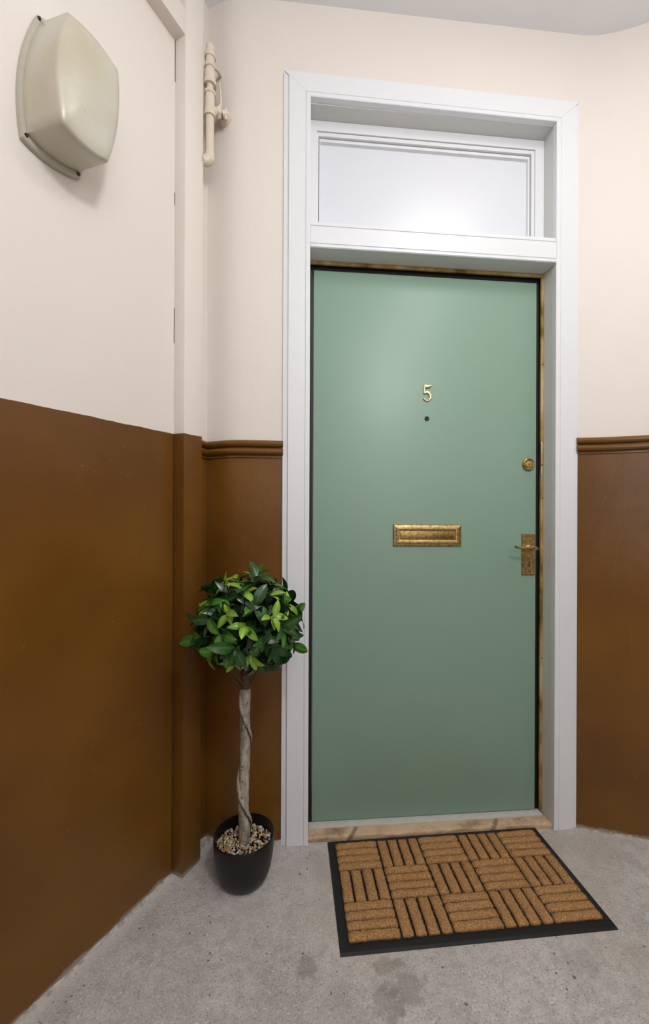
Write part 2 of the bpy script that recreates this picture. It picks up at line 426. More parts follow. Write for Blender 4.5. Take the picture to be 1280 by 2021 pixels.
# rough cement along the foot of the walls
def cement_foot(name, path, w, h, label):
    rnd = random.Random(len(path)); v = []; f = []
    P = [Vector((x, y, 0)) for x, y in path]; pts = []
    for a, b in zip(P, P[1:]):
        n = max(2, int((b-a).length/.012)); pts += [a.lerp(b, i/n) for i in range(n)]
    pts.append(P[-1])
    for i, q in enumerate(pts):
        d = (pts[min(i+1, len(pts)-1)]-pts[max(0, i-1)]).normalized(); nn = Vector((d.y, -d.x, 0))
        k1 = rnd.uniform(.3, 1)*(1.6 if rnd.random() < .08 else 1); k2 = rnd.uniform(.45, 1.2)
        v += [q-nn*.004+Vector((0, 0, h*k1)), q+nn*.003+Vector((0, 0, h*k1*.9)), q+nn*(w*k2*.5)+Vector((0, 0, h*k1*.35)), q+nn*(w*k2)+Vector((0, 0, -.001))]
    for i in range(len(pts)-1):
        for j in range(3): f.append((i*4+j, i*4+j+1, i*4+j+5, i*4+j+4))
    o = obj(name, v, f, M_CEMENT, None, True, 'structure'); tag(o, label, 'skirting'); return o
pe = LW(.4335, 0, 0)
cement_foot('baseboard_left', [(pa.x, pa.y), (pe.x, pe.y)], .012, .007, 'ragged cement edge along the foot of the left wall')
cement_foot('baseboard_back', [(-0.392, -0.004), (-0.371, .060)]+corner[1:]+[(AL, WY)], .022, .016, 'ragged cement edge in the corner behind the plant pot')
cement_foot('baseboard_right', [q for q in right_foot if q[0] > AR-.002], .006, .006, 'ragged cement edge along the foot of the curved right wall')

# ------------------------------------------------------------ door frame (white architrave, jambs, transom)
t1 = tag(empty('trim_1', (0.425, .02, 0)), 'white gloss door frame with mitred architrave and transom bar', 'door frame', 'structure')
def loc1(v): return [(x-t1.location.x, y-t1.location.y, z-t1.location.z) for x, y, z in v]
AT_L, AT_R, IT_L, IT_R = 2.639, 2.6275, 2.5535, 2.5455
def head_z(x, s):   # s: 0 = outer edge, 1 = inner edge of the architrave
    q = (x-AL)/(AR-AL)
    return (1-s)*(AT_L+(AT_R-AT_L)*q)+s*(IT_L+(IT_R-IT_L)*q)
PROF = [(0, .02), (0, .0085), (.015, .0075), (.0165, .004), (.0185, 0), (.072, 0), (.0735, .0022), (.0755, .0022), (.077, -.0012), (.0895, -.0012), (.0914, .0005), (.0914, .02)]   # across the board, y
def arch_side(sign, x_out, width):
    prof = [(s*width/.0914, y) for s, y in PROF]
    a = []; b = []
    for s, y in prof:
        x = x_out+sign*s; a.append((x, y, .001)); b.append((x, y, head_z(x, s/width)))
    o = prism('architrave_side', loc1(a), loc1(b), M_WHITE, t1, smooth=True); return o
arch_side(1, AL, IL-AL); arch_side(-1, AR, AR-IR)
a = []; b = []
for s, y in PROF:
    f_ = s/.0914
    if s < .018: y = max(y, .0) if y > .015 else min(y, .004)
    xa = AL+f_*(IL-AL); xb = AR-f_*(AR-IR)
    a.append((xa+.0006, y, head_z(xa, f_))); b.append((xb-.0006, y, head_z(xb, f_)))
prism('architrave_head', loc1(a), loc1(b), M_WHITE, t1, smooth=True)
def fbox(name, x0, x1, y0, y1, z0, z1, mat, bev=.0012, seg=2):
    return box(name, x0-t1.location.x, x1-t1.location.x, y0-t1.location.y, y1-t1.location.y, z0, z1, mat, t1, bev, seg)
# transom bar: lower bead, fascia, upper fillet (one moulded board)
bar = [(.0, 2.0385), (-.003, 2.041), (-.003, 2.0495), (.0, 2.0515), (.003, 2.0525), (.003, 2.0545), (0, 2.0555), (0, 2.111), (.003, 2.1125), (.003, 2.1145), (.0005, 2.116), (.0015, 2.128), (.004, 2.1295), (.076, 2.135), (.076, 2.0385)]
prism('transom_bar', loc1([(IL+.0004, y, z) for y, z in bar]), loc1([(IR-.0004, y, z) for y, z in bar]), M_WHITE, t1, smooth=True)
# jambs (the lining behind the architrave) and soffits
fbox('jamb', IR, IR+.02, .0205, .16, .03, 2.56, M_JAMB, .001)
fbox('jamb', IL-.02, IL, .0205, .16, .03, 2.56, M_JAMB, .001)
prism('jamb_lining', loc1([(IR-.0002, .0206, .022), (IR-.0055, .078, .022), (IR+.001, .078, .022), (IR+.001, .0206, .022)]), loc1([(IR-.0002, .0206, 2.0362), (IR-.0055, .078, 2.0362), (IR+.001, .078, 2.0362), (IR+.001, .0206, 2.0362)]), M_JAMB, t1)
fbox('soffit', IL-.02, IR+.02, .0205, .16, 2.5485, 2.575, M_JAMB, .0008)
fbox('transom_soffit', IL, IR, .0765, .16, 2.036, 2.133, M_JAMB, .0008)
# ochre stop strips and black fills standing in for the shade in the door's gap
fbox('stop_strip', IL, IR, .066, .074, 2.0265, 2.0378, M_OCHRE, .0008)
fbox('stop_strip', .8512, .8606, .066, .076, .034, 2.026, M_OCHRE, .0008)
fbox('dark_gap_fill', IL, IR, .086, .13, 2.0105, 2.036, M_BLACK, .0005, 1)
fbox('dark_gap_fill', .8405, IR, .086, .13, .02, 2.0104, M_BLACK, .0005, 1)
fbox('dark_gap_fill', IL, -.0025, .08, .13, .02, 2.0104, M_BLACK, .0005, 1)
for z0, z1 in ((1.325, 1.41), (1.262, 1.318)):
    fbox('strike_plate', .8512, .8600, .0645, .0662, z0, z1, M_BRASS_L, .0004)
for z in (1.70, 1.20, .6):
    fbox('strip_screw', .8545, .8585, .0652, .0664, z-.002, z+.002, M_SCREW, .0003)

# boarded fanlight above the transom
w1 = tag(empty('window_1', (.425, .08, 2.13)), 'white boarded-over fanlight panel above the green door', 'fanlight', 'structure')
def ring_frame(name, x0, x1, z0, z1, wl, wr_, wt, wb_, y0, y1, mat, parent, slope=0):
    """rectangular picture-frame moulding with a sloped inner edge"""
    px, py, pz = parent.location
    O = [(x0, z0), (x1, z0), (x1, z1), (x0, z1)]; I = [(x0+wl, z0+wb_), (x1-wr_, z0+wb_), (x1-wr_, z1-wt), (x0+wl, z1-wt)]
    J = [(x0+wl+slope, z0+wb_+slope), (x1-wr_-slope, z0+wb_+slope), (x1-wr_-slope, z1-wt-slope), (x0+wl+slope, z1-wt-slope)]
    v = [(x-px, y1-py, z-pz) for x, z in O]+[(x-px, y0-py, z-pz) for x, z in O]+[(x-px, y0-py, z-pz) for x, z in I]+[(x-px, y1-py, z-pz) for x, z in J]
    f = []
    for r_ in range(3):
        for i in range(4): f.append((r_*4+i, r_*4+(i+1) % 4, (r_+1)*4+(i+1) % 4, (r_+1)*4+i))
    for i in range(4): f.append((12+i, 12+(i+1) % 4, (i+1) % 4, i))
    return obj(name, v, f, mat, parent)
ring_frame('fanlight_frame', IL+.0006, IR-.0006, 2.1335, 2.548, .0235, .0345, .036, .02, .0755, .11, M_WHITE, w1, .002)
ring_frame('panel_bead', .0085, .8295, 2.154, 2.5105, .006, .011, .013, .008, .080, .11, M_WHITE, w1, .003)
ring_frame('panel_bead', .0175, .8150, 2.165, 2.494, .003, .006, .010, .006, .0875, .11, M_WHITE, w1, .004)
box('board', .010-.425, .827-.425, .098-.08, .112-.08, .03, .376, M_PANEL, w1, .0006)

# stone doorstep
sp = [(.012, .0), (.010, .012), (.0125, .017), (.018, .020), (.07, .0235), (.15, .0235), (.15, 0)]
ds = tag(empty('trim_5', (.425, .05, 0)), 'worn sandstone doorstep with a pale strip under the door', 'doorstep', 'structure')
rnd = random.Random(3)
nx = 40; v = []; f = []; m = len(sp)
for i in range(nx+1):
    x = IL+.0006+(IR-IL-.0012)*i/nx
    for j, (y, z) in enumerate(sp):
        k_ = 1 if j in (1, 2, 3) else 0
        v.append((x-.425, y-.05+k_*rnd.uniform(-.0016, .0016), z+k_*rnd.uniform(-.0012, .0012)))
for i in range(nx):
    for j in range(m): f.append((i*m+j, i*m+(j+1) % m, (i+1)*m+(j+1) % m, (i+1)*m+j))
f += [tuple(range(m)), tuple(range(nx*m, (nx+1)*m))]
o = obj('step_stone', v, f, M_STONE, ds); auto_smooth(o, 45)
box('sill_strip', -.012-.425, .853-.425, .047-.05, .079-.05, .019, .0268, M_STRIP, ds, .003, 2)

# ------------------------------------------------------------ the green door
DL, DR, DB, DT, DY = -.0007, .8375, .0285, 2.009, .0756
dr = tag(empty('door_1', (.42, DY, DB)), 'flush sage green front door numbered 5 with brass fittings', 'door', 'structure')
def dloc(x, y, z): return (x-.42, y-DY, z-DB)
box('door_leaf', DL-.42, DR-.42, 0, .044, 0, DT-DB, M_DOOR, dr, .0015, 2)
def dbox(name, x0, x1, y0, y1, z0, z1, mat, parent=dr, bev=.0008, seg=2):
    return box(name, x0-.42, x1-.42, y0-DY, y1-DY, z0-DB, z1-DB, mat, parent, bev, seg)
# letter plate: bevelled frame, flap sunk inside
def picture_frame(name, x0, x1, z0, z1, steps, mat, parent):
    """rings of (inset, y) from the outside in"""
    v = []; f = []
    for ins, y in steps:
        v += [dloc(x0+ins, y, z0+ins), dloc(x1-ins, y, z0+ins), dloc(x1-ins, y, z1-ins), dloc(x0+ins, y, z1-ins)]
    for r_ in range(len(steps)-1):
        for i in range(4): f.append((r_*4+i, r_*4+(i+1) % 4, (r_+1)*4+(i+1) % 4, (r_+1)*4+i))
    n = (len(steps)-1)*4; f.append((n, n+1, n+2, n+3)); f.append((0, 1, 2, 3))
    return obj(name, v, f, mat, parent)
LX0, LX1, LZ0, LZ1 = .2912, .5475, 1.0175, 1.098
lp = picture_frame('letter_plate', LX0, LX1, LZ0, LZ1, [(0, DY+.001), (0, DY-.003), (.003, DY-.0065), (.011, DY-.0085), (.014, DY-.011), (.0175, DY-.011), (.0185, DY-.0085), (.0225, DY-.0075), (.0235, DY-.003)], M_BRASS, dr)
fl = dbox('letter_flap', LX0+.0265, LX1-.0265, DY-.0062, DY-.0028, LZ0+.0265, LZ1-.0255, M_BRASS_D, lp, .0012)
# handle plate, lever, keyhole
PX0, PX1, PZ0, PZ1 = .781, .8335, .910, 1.064
hp = picture_frame('handle_plate', PX0, PX1, PZ0, PZ1, [(0, DY+.001), (0, DY-.003), (.003, DY-.006), (.008, DY-.006), (.0095, DY-.0045), (.012, DY-.0045), (.013, DY-.006)], M_BRASS, dr)
hx, hz = .8095, 1.012
lathe('lever_rose', [(.0001, -.0062), (.0115, -.0062), (.0115, -.010), (.0085, -.013), (.0062, -.017), (.0062, -.034), (.0085, -.038), (.0088, -.044), (.006, -.048), (.0001, -.0485)], M_BRASS_L, hp, 20, 'Y', (hx-.42, 0, hz-DB))
pts = spline([(hx+.012, DY-.040, hz-.001), (hx, DY-.043, hz), (hx-.022, DY-.046, hz+.001), (hx-.046, DY-.047, hz+.0005), (hx-.068, DY-.047, hz+.003), (hx-.078, DY-.047, hz+.007)], 6)
nP = len(pts)
tube('lever', [dloc(*q) for q in pts], [.0055-.0022*i/nP+(.0012 if i > nP-5 else 0) for i in range(nP)], M_BRASS_D, hp, 12)
kz = .952
kh = [(.0032*math.cos(a), .0032*math.sin(a)+.006) for a in [math.radians(-50+i*280/12) for i in range(13)]]
kh = kh+[(-.0028, -.010), (.0028, -.010)]
prism('keyhole', [dloc(hx+x, DY-.0064, kz+z) for x, z in kh], [dloc(hx+x, DY-.0052, kz+z) for x, z in kh], M_BLACK, hp)
for z in (PZ0+.0105, PZ1-.0105):
    for x in (PX0+.017, PX1-.017):
        lathe('plate_screw', [(.0001, -.0075), (.002, -.0072), (.0026, -.006), (.0026, -.004)], M_BRASS_D, hp, 10, 'Y', (x-.42, 0, z-DB))
# cylinder lock
lk = lathe('lock_cylinder', [(.0235, .001), (.0235, -.003), (.0225, -.0065), (.0195, -.0085), (.0165, -.008), (.0155, -.0045), (.0150, -.0045)], M_BRASS_D, dr, 32, 'Y', (.8065-.42, 0, 1.3255-DB))
lathe('lock_plug', [(.0155, -.003), (.0155, -.0062), (.0135, -.0085), (.0001, -.009)], M_BRASS, lk, 28, 'Y', (.8065-.42, 0, 1.3255-DB))
dbox('key_slot', .8053, .8077, DY-.0096, DY-.0085, 1.3185, 1.3285, M_BLACK, lk, .0002, 1)
# spy hole
ph = lathe('spy_hole', [(.0085, .001), (.0085, -.002), (.007, -.0035), (.0055, -.0035), (.0050, -.0015), (.0001, -.0012)], M_SCREW, dr, 20, 'Y', (.4165-.42, 0, 1.487-DB))
lathe('spy_lens', [(.0048, -.001), (.0035, -.0028), (.0001, -.0034)], M_BLACK, ph, 16, 'Y', (.4165-.42, 0, 1.487-DB))
# the brass 5: flag, stem and bowl as one swept stroke with changing width
def ribbon(name, strokes, y0, y1, mat, parent, ox, oz):
    v = []; f = []
    for st in strokes:
        b = len(v); n = len(st)
        for i, (x, z, w) in enumerate(st):
            a0 = st[max(0, i-1)]; a1 = st[min(n-1, i+1)]
            d = Vector((a1[0]-a0[0], a1[1]-a0[1])).normalized(); nn = Vector((-d.y, d.x))*w*.5
            for s, y, kk in ((1, y1, 1), (1, y0+.0012, 1), (1, y0, .55), (-1, y0, .55), (-1, y0+.0012, 1), (-1, y1, 1)):
                v.append(dloc(ox+x+nn.x*s*kk, y, oz+z+nn.y*s*kk))
        for i in range(n-1):
            for j in range(6): f.append((b+i*6+j, b+i*6+(j+1) % 6, b+(i+1)*6+(j+1) % 6, b+(i+1)*6+j))
        f += [tuple(range(b, b+6)), tuple(range(b+(n-1)*6, b+n*6))]
    o = obj(name, v, f, mat, parent); auto_smooth(o, 40); return o
bowl = []
for i in range(22):
    a = math.radians(140-i*292/21); bowl.append((.000+.0135*math.cos(a), -.0125+.0155*math.sin(a), 0.0045+.0070*math.sin(math.pi*min(1, i/14))))
bowl[-1] = bowl[-1][:2]+(.008,)
flag = [(-.0105, .0248, .009), (-.004, .0238, .0115), (.004, .0238, .0112), (.011, .0258, .008), (.0165, .0290, .002)]
stem = [(-.0105, .029, .0055), (-.0108, .012, .0055), (-.0105, -.003, .0055)]
ribbon('house_number', [stem, flag, bowl], DY-.0055, DY+.0005, M_BRASS_L, dr, .4165, 1.5805)

# ------------------------------------------------------------ bulkhead lamp on the left wall
lamp = tag(empty('wall_lamp', LW(.07, 0, 2.06)), 'yellowed plastic bulkhead lamp on the cream left wall', 'lamp')
def lamp_pt(t, off, z): return LW(t, off, z)-lamp.location
def bulged(c, bulge, n):
    """outline of a pillow-shaped quad: corners TL, BL, BR, TR (t, z), each side bowed outward"""
    cx = sum(q[0] for q in c)/4; cz = sum(q[1] for q in c)/4; out = []
    for i in range(4):
        a, b = c[i], c[(i+1) % 4]; mx, mz = (a[0]+b[0])/2-cx, (a[1]+b[1])/2-cz; L = math.hypot(mx, mz)
        for s in range(n):
            t = s/n; bow = bulge[i]*(1-(2*t-1)**2)
            out.append((a[0]+(b[0]-a[0])*t+mx/L*bow, a[1]+(b[1]-a[1])*t+mz/L*bow))
    return out
def loft(name, rings, mat, parent, cap0=True, cap1=True, deg=30):
    n = len(rings[0]); v = [q for r_ in rings for q in r_]; f = []
    for j in range(len(rings)-1):
        for i in range(n): f.append((j*n+i, j*n+(i+1) % n, (j+1)*n+(i+1) % n, (j+1)*n+i))
    if cap0: f.append(tuple(range(n)))
    if cap1:
        c = Vector(); 
        for q in rings[-1]: c += Vector(q)
        v.append(c/n); k_ = len(v)-1; b = (len(rings)-1)*n
        f += [(b+i, b+(i+1) % n, k_) for i in range(n)]
    o = obj(name, v, f, mat, parent); auto_smooth(o, deg); return o
BASE = [(.030, 2.215), (.000, 1.917), (.128, 1.925), (.152, 2.222)]
FRONT = [(.037, 2.176), (.022, 1.932), (.130, 1.930), (.155, 2.172)]
def lring(c, bulge, off, n=12, k_=1.0, dome=0.0):
    cx = sum(q[0] for q in c)/4; cz = sum(q[1] for q in c)/4
    return [lamp_pt(cx+(t-cx)*k_, off, cz+(z-cz)*k_) for t, z in bulged(c, bulge, n)]
B_BASE = (.020, .014, .016, .012)
loft('lamp_base', [lring(BASE, B_BASE, .0005), lring(BASE, B_BASE, .010), lring(BASE, B_BASE, .013, k_=.985)], M_LAMPBASE, lamp)
mid = lambda q, a, b: [tuple(x+(y-x)*q for x, y in zip(u, w)) for u, w in zip(a, b)]
LENS0 = [(.036, 2.204), (.008, 1.929), (.122, 1.937), (.149, 2.212)]
BL = (.019, .012, .014, .012)
D = .112
rings = [lring(LENS0, BL, .0135)]
for q, o_ in ((.25, .035), (.5, .06), (.75, .085), (.93, D-.008)): rings.append(lring(mid(q, LENS0, FRONT), BL, o_))
rings += [lring(FRONT, BL, D-.003, k_=.985), lring(FRONT, BL, D, k_=.955), lring(FRONT, BL, D+.004, k_=.80), lring(FRONT, BL, D+.0075, k_=.5), lring(FRONT, BL, D+.009, k_=.2)]
lens = loft('lamp_lens', rings, M_LENS, lamp, True, True, 60)
for t, z in ((.032, 2.206), (.007, 1.925), (.122, 1.931), (.146, 2.214)):
    c0 = lamp_pt(t, .0128, z); c1 = lamp_pt(t, .0165, z)
    tube('lamp_screw', [c0, c1], [.004, .0032], M_SCREW, lamp, 10)

# ------------------------------------------------------------ old pipe fitting in the corner
PXY = (-.3465, -.026)
pf = tag(empty('pipe_fitting', (PXY[0], PXY[1], 2.275)), 'cream painted old gas pipe with valve in the corner', 'pipe')
def pl(x, y, z): return (x-PXY[0], y-PXY[1], z-2.275)
def vpipe(name, z0, z1, r, x=PXY[0], y=PXY[1], par=pf, r1=None):
    return tube(name, [pl(x, y, z0), pl(x, y, (z0+z1)/2), pl(x, y, z1)], [r, (r+(r1 or r))/2, r1 or r], M_PIPE, par, 16)
vpipe('pipe', 2.590, 2.658, .0158, r1=.0125)
vpipe('collar', 2.616, 2.630, .0178)
vpipe('pipe', 2.542, 2.590, .0142)
vpipe('collar', 2.583, 2.594, .0168)
vpipe('coupling', 2.538, 2.572, .0178)
vpipe('collar', 2.527, 2.540, .0202)
vpipe('pipe', 2.500, 2.53, .0112)
vpipe('collar', 2.496, 2.506, .0178)
vpipe('valve_body', 2.440, 2.498, .0165, r1=.0155)
vpipe('collar', 2.424, 2.442, .0192, r1=.0175)
vpipe('pipe', 2.300, 2.425, .0136)
el = [pl(PXY[0], PXY[1], 2.308), pl(PXY[0], PXY[1], 2.294), pl(PXY[0]-.004, PXY[1]-.001, 2.284), pl(PXY[0]-.011, PXY[1]-.002, 2.279), pl(PXY[0]-.019, PXY[1]-.003, 2.2785)]
tube('elbow', el, [.0145, .0165, .0172, .0165, .0155], M_PIPE, pf, 16)
# branch towards the back wall, with its nut, tap and flange
tube('branch', [pl(PXY[0]+.006, PXY[1]+.004, 2.450), pl(PXY[0]+.020, PXY[1]+.012, 2.456), pl(PXY[0]+.034, PXY[1]+.026, 2.470), pl(PXY[0]+.040, .032, 2.474)], [.014, .0125, .0105, .0095], M_PIPE, pf, 12)
tube('branch_nut', [pl(PXY[0]+.016, PXY[1]+.010, 2.453), pl(PXY[0]+.025, PXY[1]+.017, 2.460)], [.0165, .0165], M_PIPE, pf, 6)
tube('tap', [pl(PXY[0]+.026, PXY[1]+.012, 2.466), pl(PXY[0]+.032, PXY[1]+.016, 2.486), pl(PXY[0]+.030, PXY[1]+.018, 2.522), pl(PXY[0]+.026, PXY[1]+.018, 2.56)], [.0075, .0055, .0040, .003], M_PIPE, pf, 8)
tube('tap_head', [pl(PXY[0]+.036, PXY[1]+.018, 2.456), pl(PXY[0]+.052, PXY[1]+.020, 2.464)], [.0115, .0095], M_PIPE, pf, 8)
tube('tap_handle', [pl(PXY[0]+.046, PXY[1]+.019, 2.478), pl(PXY[0]+.050, PXY[1]+.020, 2.462), pl(PXY[0]+.046, PXY[1]+.020, 2.442)], [.0045, .0058, .0040], M_PIPE, pf, 8)
tube('flange', [pl(PXY[0]+.040, .010, 2.474), pl(PXY[0]+.040, .038, 2.474)], [.020, .026], M_PIPE, pf, 14)
tube('wall_clip', [pl(PXY[0]+.010, PXY[1]+.012, 2.606), pl(PXY[0]+.020, .008, 2.616), pl(PXY[0]+.022, .050, 2.640)], [.0052, .0052, .007], M_PIPE, pf, 8)

# ------------------------------------------------------------ doormat
MX, MY, MW, MD, MR = .0508, .0060, .7535, .3845, .0136
mat_o = tag(empty('doormat', (MX, MY, 0)), 'coir doormat in basketweave blocks on black rubber before the green door', 'doormat')
mat_o.rotation_euler = (0, 0, MR)
bm = bmesh.new()
TH = .007
q = [(0, 0), (MW, 0), (MW, -MD), (0, -MD)]
lo = [bm.verts.new((x, y, 0.0005)) for x, y in q]
ins = .004
hi = [bm.verts.new((x+(ins if x == 0 else -ins), y+(-ins if y == 0 else ins), TH)) for x, y in q]
bm.faces.new(lo); bm.faces.new(hi)
for i in range(4): bm.faces.new((lo[i], lo[(i+1) % 4], hi[(i+1) % 4], hi[i]))
bmobj('rubber_base', bm, M_RUBBER, mat_o)
BRD = .023; bw = (MW-2*BRD)/5; bd = (MD-2*BRD)/3; GAP = .0062; HB = .0135
def coir_bar_mesh(L, Wd, seed):
    rnd = random.Random(seed); nx_, ny_ = 14, 5; v = []; f = []
    for i in range(nx_+1):
        for j in range(ny_+1):
            u, w = i/nx_*2-1, j/ny_*2-1
            e = max(abs(u)**10, abs(w)**4)
            x = u*L/2*(1-.02*abs(w)**4)+rnd.uniform(-.0009, .0009); y = w*Wd/2+rnd.uniform(-.0009, .0009)
            z = HB*(1-.38*e)+rnd.uniform(-.0016, .0013)
            v.append((x, y, z))
    top = len(v); W_ = ny_+1
    for i in range(nx_):
        for j in range(ny_): f.append((i*W_+j, (i+1)*W_+j, (i+1)*W_+j+1, i*W_+j+1))
    rim = [i*W_ for i in range(nx_+1)]+[nx_*W_+j for j in range(1, ny_+1)]+[i*W_+ny_ for i in range(nx_-1, -1, -1)]+[j for j in range(ny_-1, 0, -1)]
    base = []
    for r_ in rim:
        x, y, z = v[r_]; base.append(len(v)); v.append((x*1.0, y*1.0, 0))
    n = len(rim)
    for i in range(n): f.append((rim[i], rim[(i+1) % n], base[(i+1) % n], base[i]))
    f.append(tuple(base))
    me = bpy.data.meshes.new('coir_bar'); me.from_pydata(v, [], f)
    b = bmesh.new(); b.from_mesh(me); bmesh.ops.recalc_face_normals(b, faces=b.faces); b.to_mesh(me); b.free()
    for pl_ in me.polygons: pl_.use_smooth = True
    me.materials.append(M_COIR); return me
HM = [coir_bar_mesh(bw-GAP*.7, bd/4-GAP*.75, s) for s in range(4)]
VM = [coir_bar_mesh(bd-GAP*.7, bw/4-GAP, s+10) for s in range(4)]
rnd = random.Random(5); fv = []; ff = []
def fibres(cx, cy, L, Wd, vert, n):
    for _ in range(n):
        u, w = rnd.uniform(-1, 1), rnd.uniform(-1, 1)
        if rnd.random() < .3: w = math.copysign(rnd.uniform(.8, 1), w)
        x, y = u*L/2, w*Wd/2; e = max(abs(u)**10, abs(w)**4); z = TH+HB*(1-.38*e)-.002
        if vert: x, y = y, x
        a = rnd.uniform(0, 6.283); tilt = rnd.uniform(.2, 1.2); ln = rnd.uniform(.003, .007)
        d = Vector((math.cos(a)*math.sin(tilt), math.sin(a)*math.sin(tilt), math.cos(tilt)))*ln
        s = Vector((-math.sin(a), math.cos(a), 0))*.00035
        p0 = Vector((cx+x, cy+y, z)); b = len(fv)
        fv.extend((p0-s, p0+s, p0+d)); ff.append((b, b+1, b+2))
for r_ in range(3):
    for c_ in range(5):
        cx = BRD+bw*(c_+.5); cy = -BRD-bd*(r_+.5)
        for k_ in range(4):
            vert = (r_+c_) % 2 == 1
            o = bpy.data.objects.new('coir_bar', (VM if vert else HM)[rnd.randrange(4)]); COL.objects.link(o); o.parent = mat_o
            if vert:
                o.location = (cx+(k_-1.5)*bw/4, cy, TH-.0005); o.rotation_euler = (0, 0, math.pi/2+rnd.choice((0, math.pi))+rnd.uniform(-.012, .012))
                fibres(o.location.x, o.location.y, bd-GAP, bw/4-GAP, True, 230)
            else:
                o.location = (cx, cy+(k_-1.5)*bd/4, TH-.0005); o.rotation_euler = (0, 0, rnd.choice((0, math.pi))+rnd.uniform(-.010, .010))
                fibres(o.location.x, o.location.y, bw-GAP, bd/4-GAP, False, 230)
obj('coir_fibres', fv, ff, M_COIR, mat_o, False, 'stuff')

# ------------------------------------------------------------ potted topiary tree
PC = Vector((-.2155, -.116, 0))
plant = tag(empty('potted_topiary_tree', PC), 'artificial ball topiary tree in a black pot beside the door', 'potted plant')
lathe('pot', [(.0001, .0005), (.053, .0005), (.061, .0025), (.0700, .011), (.0778, .027), (.0835, .050), (.0885, .078), (.0912, .108), (.0918, .132), (.0912, .1385), (.0900, .1405), (.0886, .1400), (.0880, .134), (.0865, .112), (.085, .1035), (.0001, .1035)], M_POT, plant, 56)
# gravel: hundreds of little stones
rnd = random.Random(11); bm = bmesh.new()
for i in range(620):
    rr = .083*math.sqrt(rnd.random()); an = rnd.uniform(0, 6.283); s = rnd.uniform(.0024, .0050)
    zc = .1075+rnd.uniform(-.001, .008)*(1.1-rr/.09)+.004*(rr < .05)
    mt = Matrix.Translation((rr*math.cos(an), rr*math.sin(an), zc)) @ Matrix.Rotation(rnd.uniform(0, 6), 4, Vector((rnd.random(), rnd.random(), rnd.random()+.1)).normalized()) @ Matrix.Diagonal((s*rnd.uniform(.8, 1.4), s*rnd.uniform(.7, 1.1), s*rnd.uniform(.6, 1), 1))
    nf = len(bm.faces)
    g = bmesh.ops.create_icosphere(bm, subdivisions=1, radius=1, matrix=mt)
    mi = rnd.choices(range(5), (4, 4, 3, 2, 2))[0]
    bm.faces.ensure_lookup_table()
    for q in range(nf, len(bm.faces)): bm.faces[q].material_index = mi
    for q in g['verts']: q.co += Vector((rnd.uniform(-1, 1), rnd.uniform(-1, 1), rnd.uniform(-1, 1)))*s*.28
bmobj('gravel', bm, M_STONES, plant, False, 'stuff')
# trunk: a thick stem with a thinner one wound round it
CR = Vector((.015, -.043, .800))                 # crown centre, from the pot's base
path = spline([(-.002, 0, .09), (.001, -.002, .16), (-.003, -.004, .24), (.001, -.007, .33), (.003, -.010, .42), (.003, -.014, .51), (.006, -.020, .60), (.006, -.03, .70)], 7)
rt_ = random.Random(2); nP = len(path)
tube('trunk', path, [.0178-.0045*i/nP+rt_.uniform(-.0008, .0008) for i in range(nP)], M_BARK, plant, 14, .06, rt_)
def at_z(z):
    for a, b in zip(path, path[1:]):
        if a.z <= z <= b.z: return a.lerp(b, (z-a.z)/(b.z-a.z))
    return path[-1]
def helix(z0, z1, off, r, name, mat, lift=0):
    pts = []; rs = []
    for i in range(64):
        z = z0+(z1-z0)*i/63; c = at_z(z); a = -(z-.18)/.13*math.pi; o_ = off*(1-.25*(z-z0)/(z1-z0))
        pts.append(Vector((c.x+o_*math.cos(a), c.y+o_*math.sin(a), z+lift))); rs.append(r+rt_.uniform(-.0004, .0004))
    tube(name, pts, rs, mat, plant, 10, .07, rt_)
helix(.098, .585, .0175, .0068, 'winding_stem', M_BARK)
helix(.104, .585, .0205, .0030, 'winding_crease', M_TWIG_CREASE, -.0108)  # thin dark tube painting the shaded crease beside the wound stem
# branches and rosettes
def squash(p):      # the crown leans on the corner, so it is flatter at the back
    d = Vector(p)
    if d.y > 0: d.y *= .66
    return d
rosettes = []
NR = 62
for i in range(NR):
    zf = 1-2*(i+.5)/NR; an = i*2.39996+.4; rr = math.sqrt(1-zf*zf)
    n = Vector((rr*math.cos(an), rr*math.sin(an), zf))
    if n.y > .55 and zf < .75: continue                    # towards the wall there is nothing to see
    if zf < -.90: continue
    R_ = .140*random.uniform(.88, 1.06)
    wide = 1.0 if n.z > .3 else 1.0+.07*(.3-n.z)
    p = Vector((n.x*R_*wide, n.y*R_, n.z*R_*(1.06 if n.z > 0 else .98)))
    rosettes.append((CR+squash(p), n))
hub = Vector((.006, -.03, .69)); tv = []; tf = []
for p, n in rosettes:
    midp = hub.lerp(p, .5)+Vector((random.uniform(-.012, .012), random.uniform(-.012, .004), random.uniform(-.01, .02)))
    v, f = tube_vf([hub, midp, p], [.0022, .0017, .0012], 5); b = len(tv); tv += v; tf += [tuple(b+i for i in q) for q in f]
obj('twigs', tv, tf, M_TWIG_CREASE, plant, True, 'stuff')
for d in ((-.062, -.035, .685), (.052, -.05, .68), (-.022, -.075, .69), (.030, .0, .70)):
    a = Vector((.005, -.016, .585)); e = Vector(d)
    tube('branch', [a, a.lerp(e, .5)+Vector((d[0]*.08, 0, -.006)), e], [.0042, .0032, .0026], M_BARK_D, plant, 8)
tube('trunk_top', [Vector((.006, -.019, .594)), Vector((.006, -.022, .62)), Vector((.006, -.026, .66))], [.0155, .0165, .013], M_BARK_D, plant, 12)
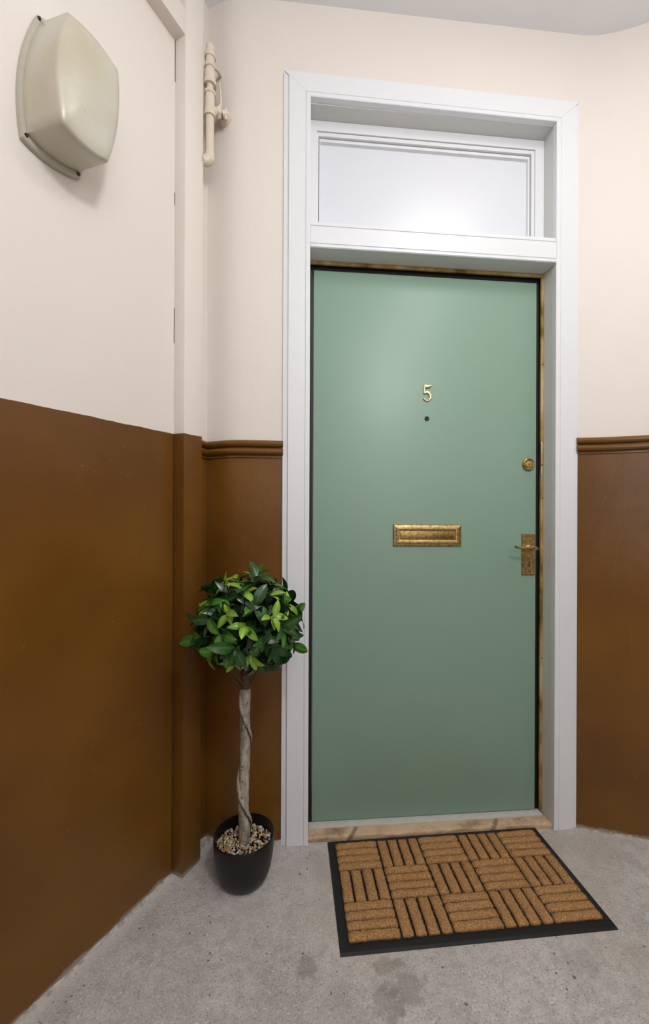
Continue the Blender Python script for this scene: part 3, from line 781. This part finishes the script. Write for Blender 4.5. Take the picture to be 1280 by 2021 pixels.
def leaf_mesh(L, Wd, fold, droop):
    """pointed oval blade, folded along its midrib and drooping to the tip; stalk end at the origin, +Y to the tip"""
    v = []; f = []; nL = 7
    for i in range(nL+1):
        t = i/nL; w = Wd/2*(math.sin(math.pi*min(1, t*.93+.035))**.85)*(1-.12*t); 
        if i == nL: w = .0004
        y = L*t*math.cos(droop*t*.7); z = -L*droop*t*t*.55
        for s in (-1, -.5, 0, .5, 1): v.append((s*w, y, z+abs(s)*w*fold-(.0 if abs(s) < 1 else .08*w)))
    for i in range(nL):
        for j in range(4): f.append((i*5+j, i*5+j+1, (i+1)*5+j+1, (i+1)*5+j))
    me = bpy.data.meshes.new('leaf'); me.from_pydata(v, [], f)
    for q in me.polygons: q.use_smooth = True
    return me
kinds = []
for mi, mm in enumerate(M_LEAF):
    for L, Wd, fo, dp in ((.066, .031, .38, .6), (.058, .027, .48, .4), (.074, .032, .34, .85)):
        if mi == 2: L, Wd = L*.8, Wd*.78
        me = leaf_mesh(L, Wd, fo, dp); me.materials.append(mm); kinds.append(me)
rnd = random.Random(21); n_leaf = 0
for p, n in rosettes:
    young = rnd.random() < (.5 if n.z > -.2 else .25)
    cnt = rnd.choice((4, 5)) if young else rnd.choice((5, 6, 7))
    ref = Vector((0, 0, 1)) if abs(n.z) < .85 else Vector((1, 0, 0))
    e1 = (ref-n*ref.dot(n)).normalized(); e2 = n.cross(e1); a0 = rnd.uniform(0, 6.28)
    for j in range(cnt):
        if n_leaf >= 299: break
        an = a0+j*6.283/cnt+rnd.uniform(-.45, .45)
        spread = rnd.uniform(.55, 1.45) if not young else rnd.uniform(.3, 1.15)
        rad = e1*math.cos(an)+e2*math.sin(an)
        d = n*math.cos(spread)+rad*math.sin(spread)
        d = (d+Vector((rnd.uniform(-.2, .2), rnd.uniform(-.2, .2), rnd.uniform(-.45, .2) if n.z > 0 else rnd.uniform(-.75, -.1)))).normalized()
        nrm = (n*math.sin(spread)-rad*math.cos(spread)*.8+Vector((rnd.uniform(-.4, .4), rnd.uniform(-.4, .4), .6))); nrm = (nrm-d*nrm.dot(d)).normalized()
        x = d.cross(nrm)
        me = kinds[(6 if young else rnd.choice((0, 0, 3)))+rnd.randrange(3)]
        tip = p+d*.064
        if tip.y+PC.y > -.010: d.y -= (tip.y+PC.y+.010)/.064; d.normalize(); nrm = (nrm-d*nrm.dot(d)).normalized(); x = d.cross(nrm)
        o = bpy.data.objects.new('leaf', me); COL.objects.link(o); o.parent = plant
        mt = Matrix((x, d, nrm)).transposed().to_4x4(); s = rnd.uniform(.8, 1.12)
        mt = mt @ Matrix.Diagonal((s, s, s, 1)); mt.translation = p-n*rnd.uniform(0, .024)
        o.matrix_local = mt; n_leaf += 1
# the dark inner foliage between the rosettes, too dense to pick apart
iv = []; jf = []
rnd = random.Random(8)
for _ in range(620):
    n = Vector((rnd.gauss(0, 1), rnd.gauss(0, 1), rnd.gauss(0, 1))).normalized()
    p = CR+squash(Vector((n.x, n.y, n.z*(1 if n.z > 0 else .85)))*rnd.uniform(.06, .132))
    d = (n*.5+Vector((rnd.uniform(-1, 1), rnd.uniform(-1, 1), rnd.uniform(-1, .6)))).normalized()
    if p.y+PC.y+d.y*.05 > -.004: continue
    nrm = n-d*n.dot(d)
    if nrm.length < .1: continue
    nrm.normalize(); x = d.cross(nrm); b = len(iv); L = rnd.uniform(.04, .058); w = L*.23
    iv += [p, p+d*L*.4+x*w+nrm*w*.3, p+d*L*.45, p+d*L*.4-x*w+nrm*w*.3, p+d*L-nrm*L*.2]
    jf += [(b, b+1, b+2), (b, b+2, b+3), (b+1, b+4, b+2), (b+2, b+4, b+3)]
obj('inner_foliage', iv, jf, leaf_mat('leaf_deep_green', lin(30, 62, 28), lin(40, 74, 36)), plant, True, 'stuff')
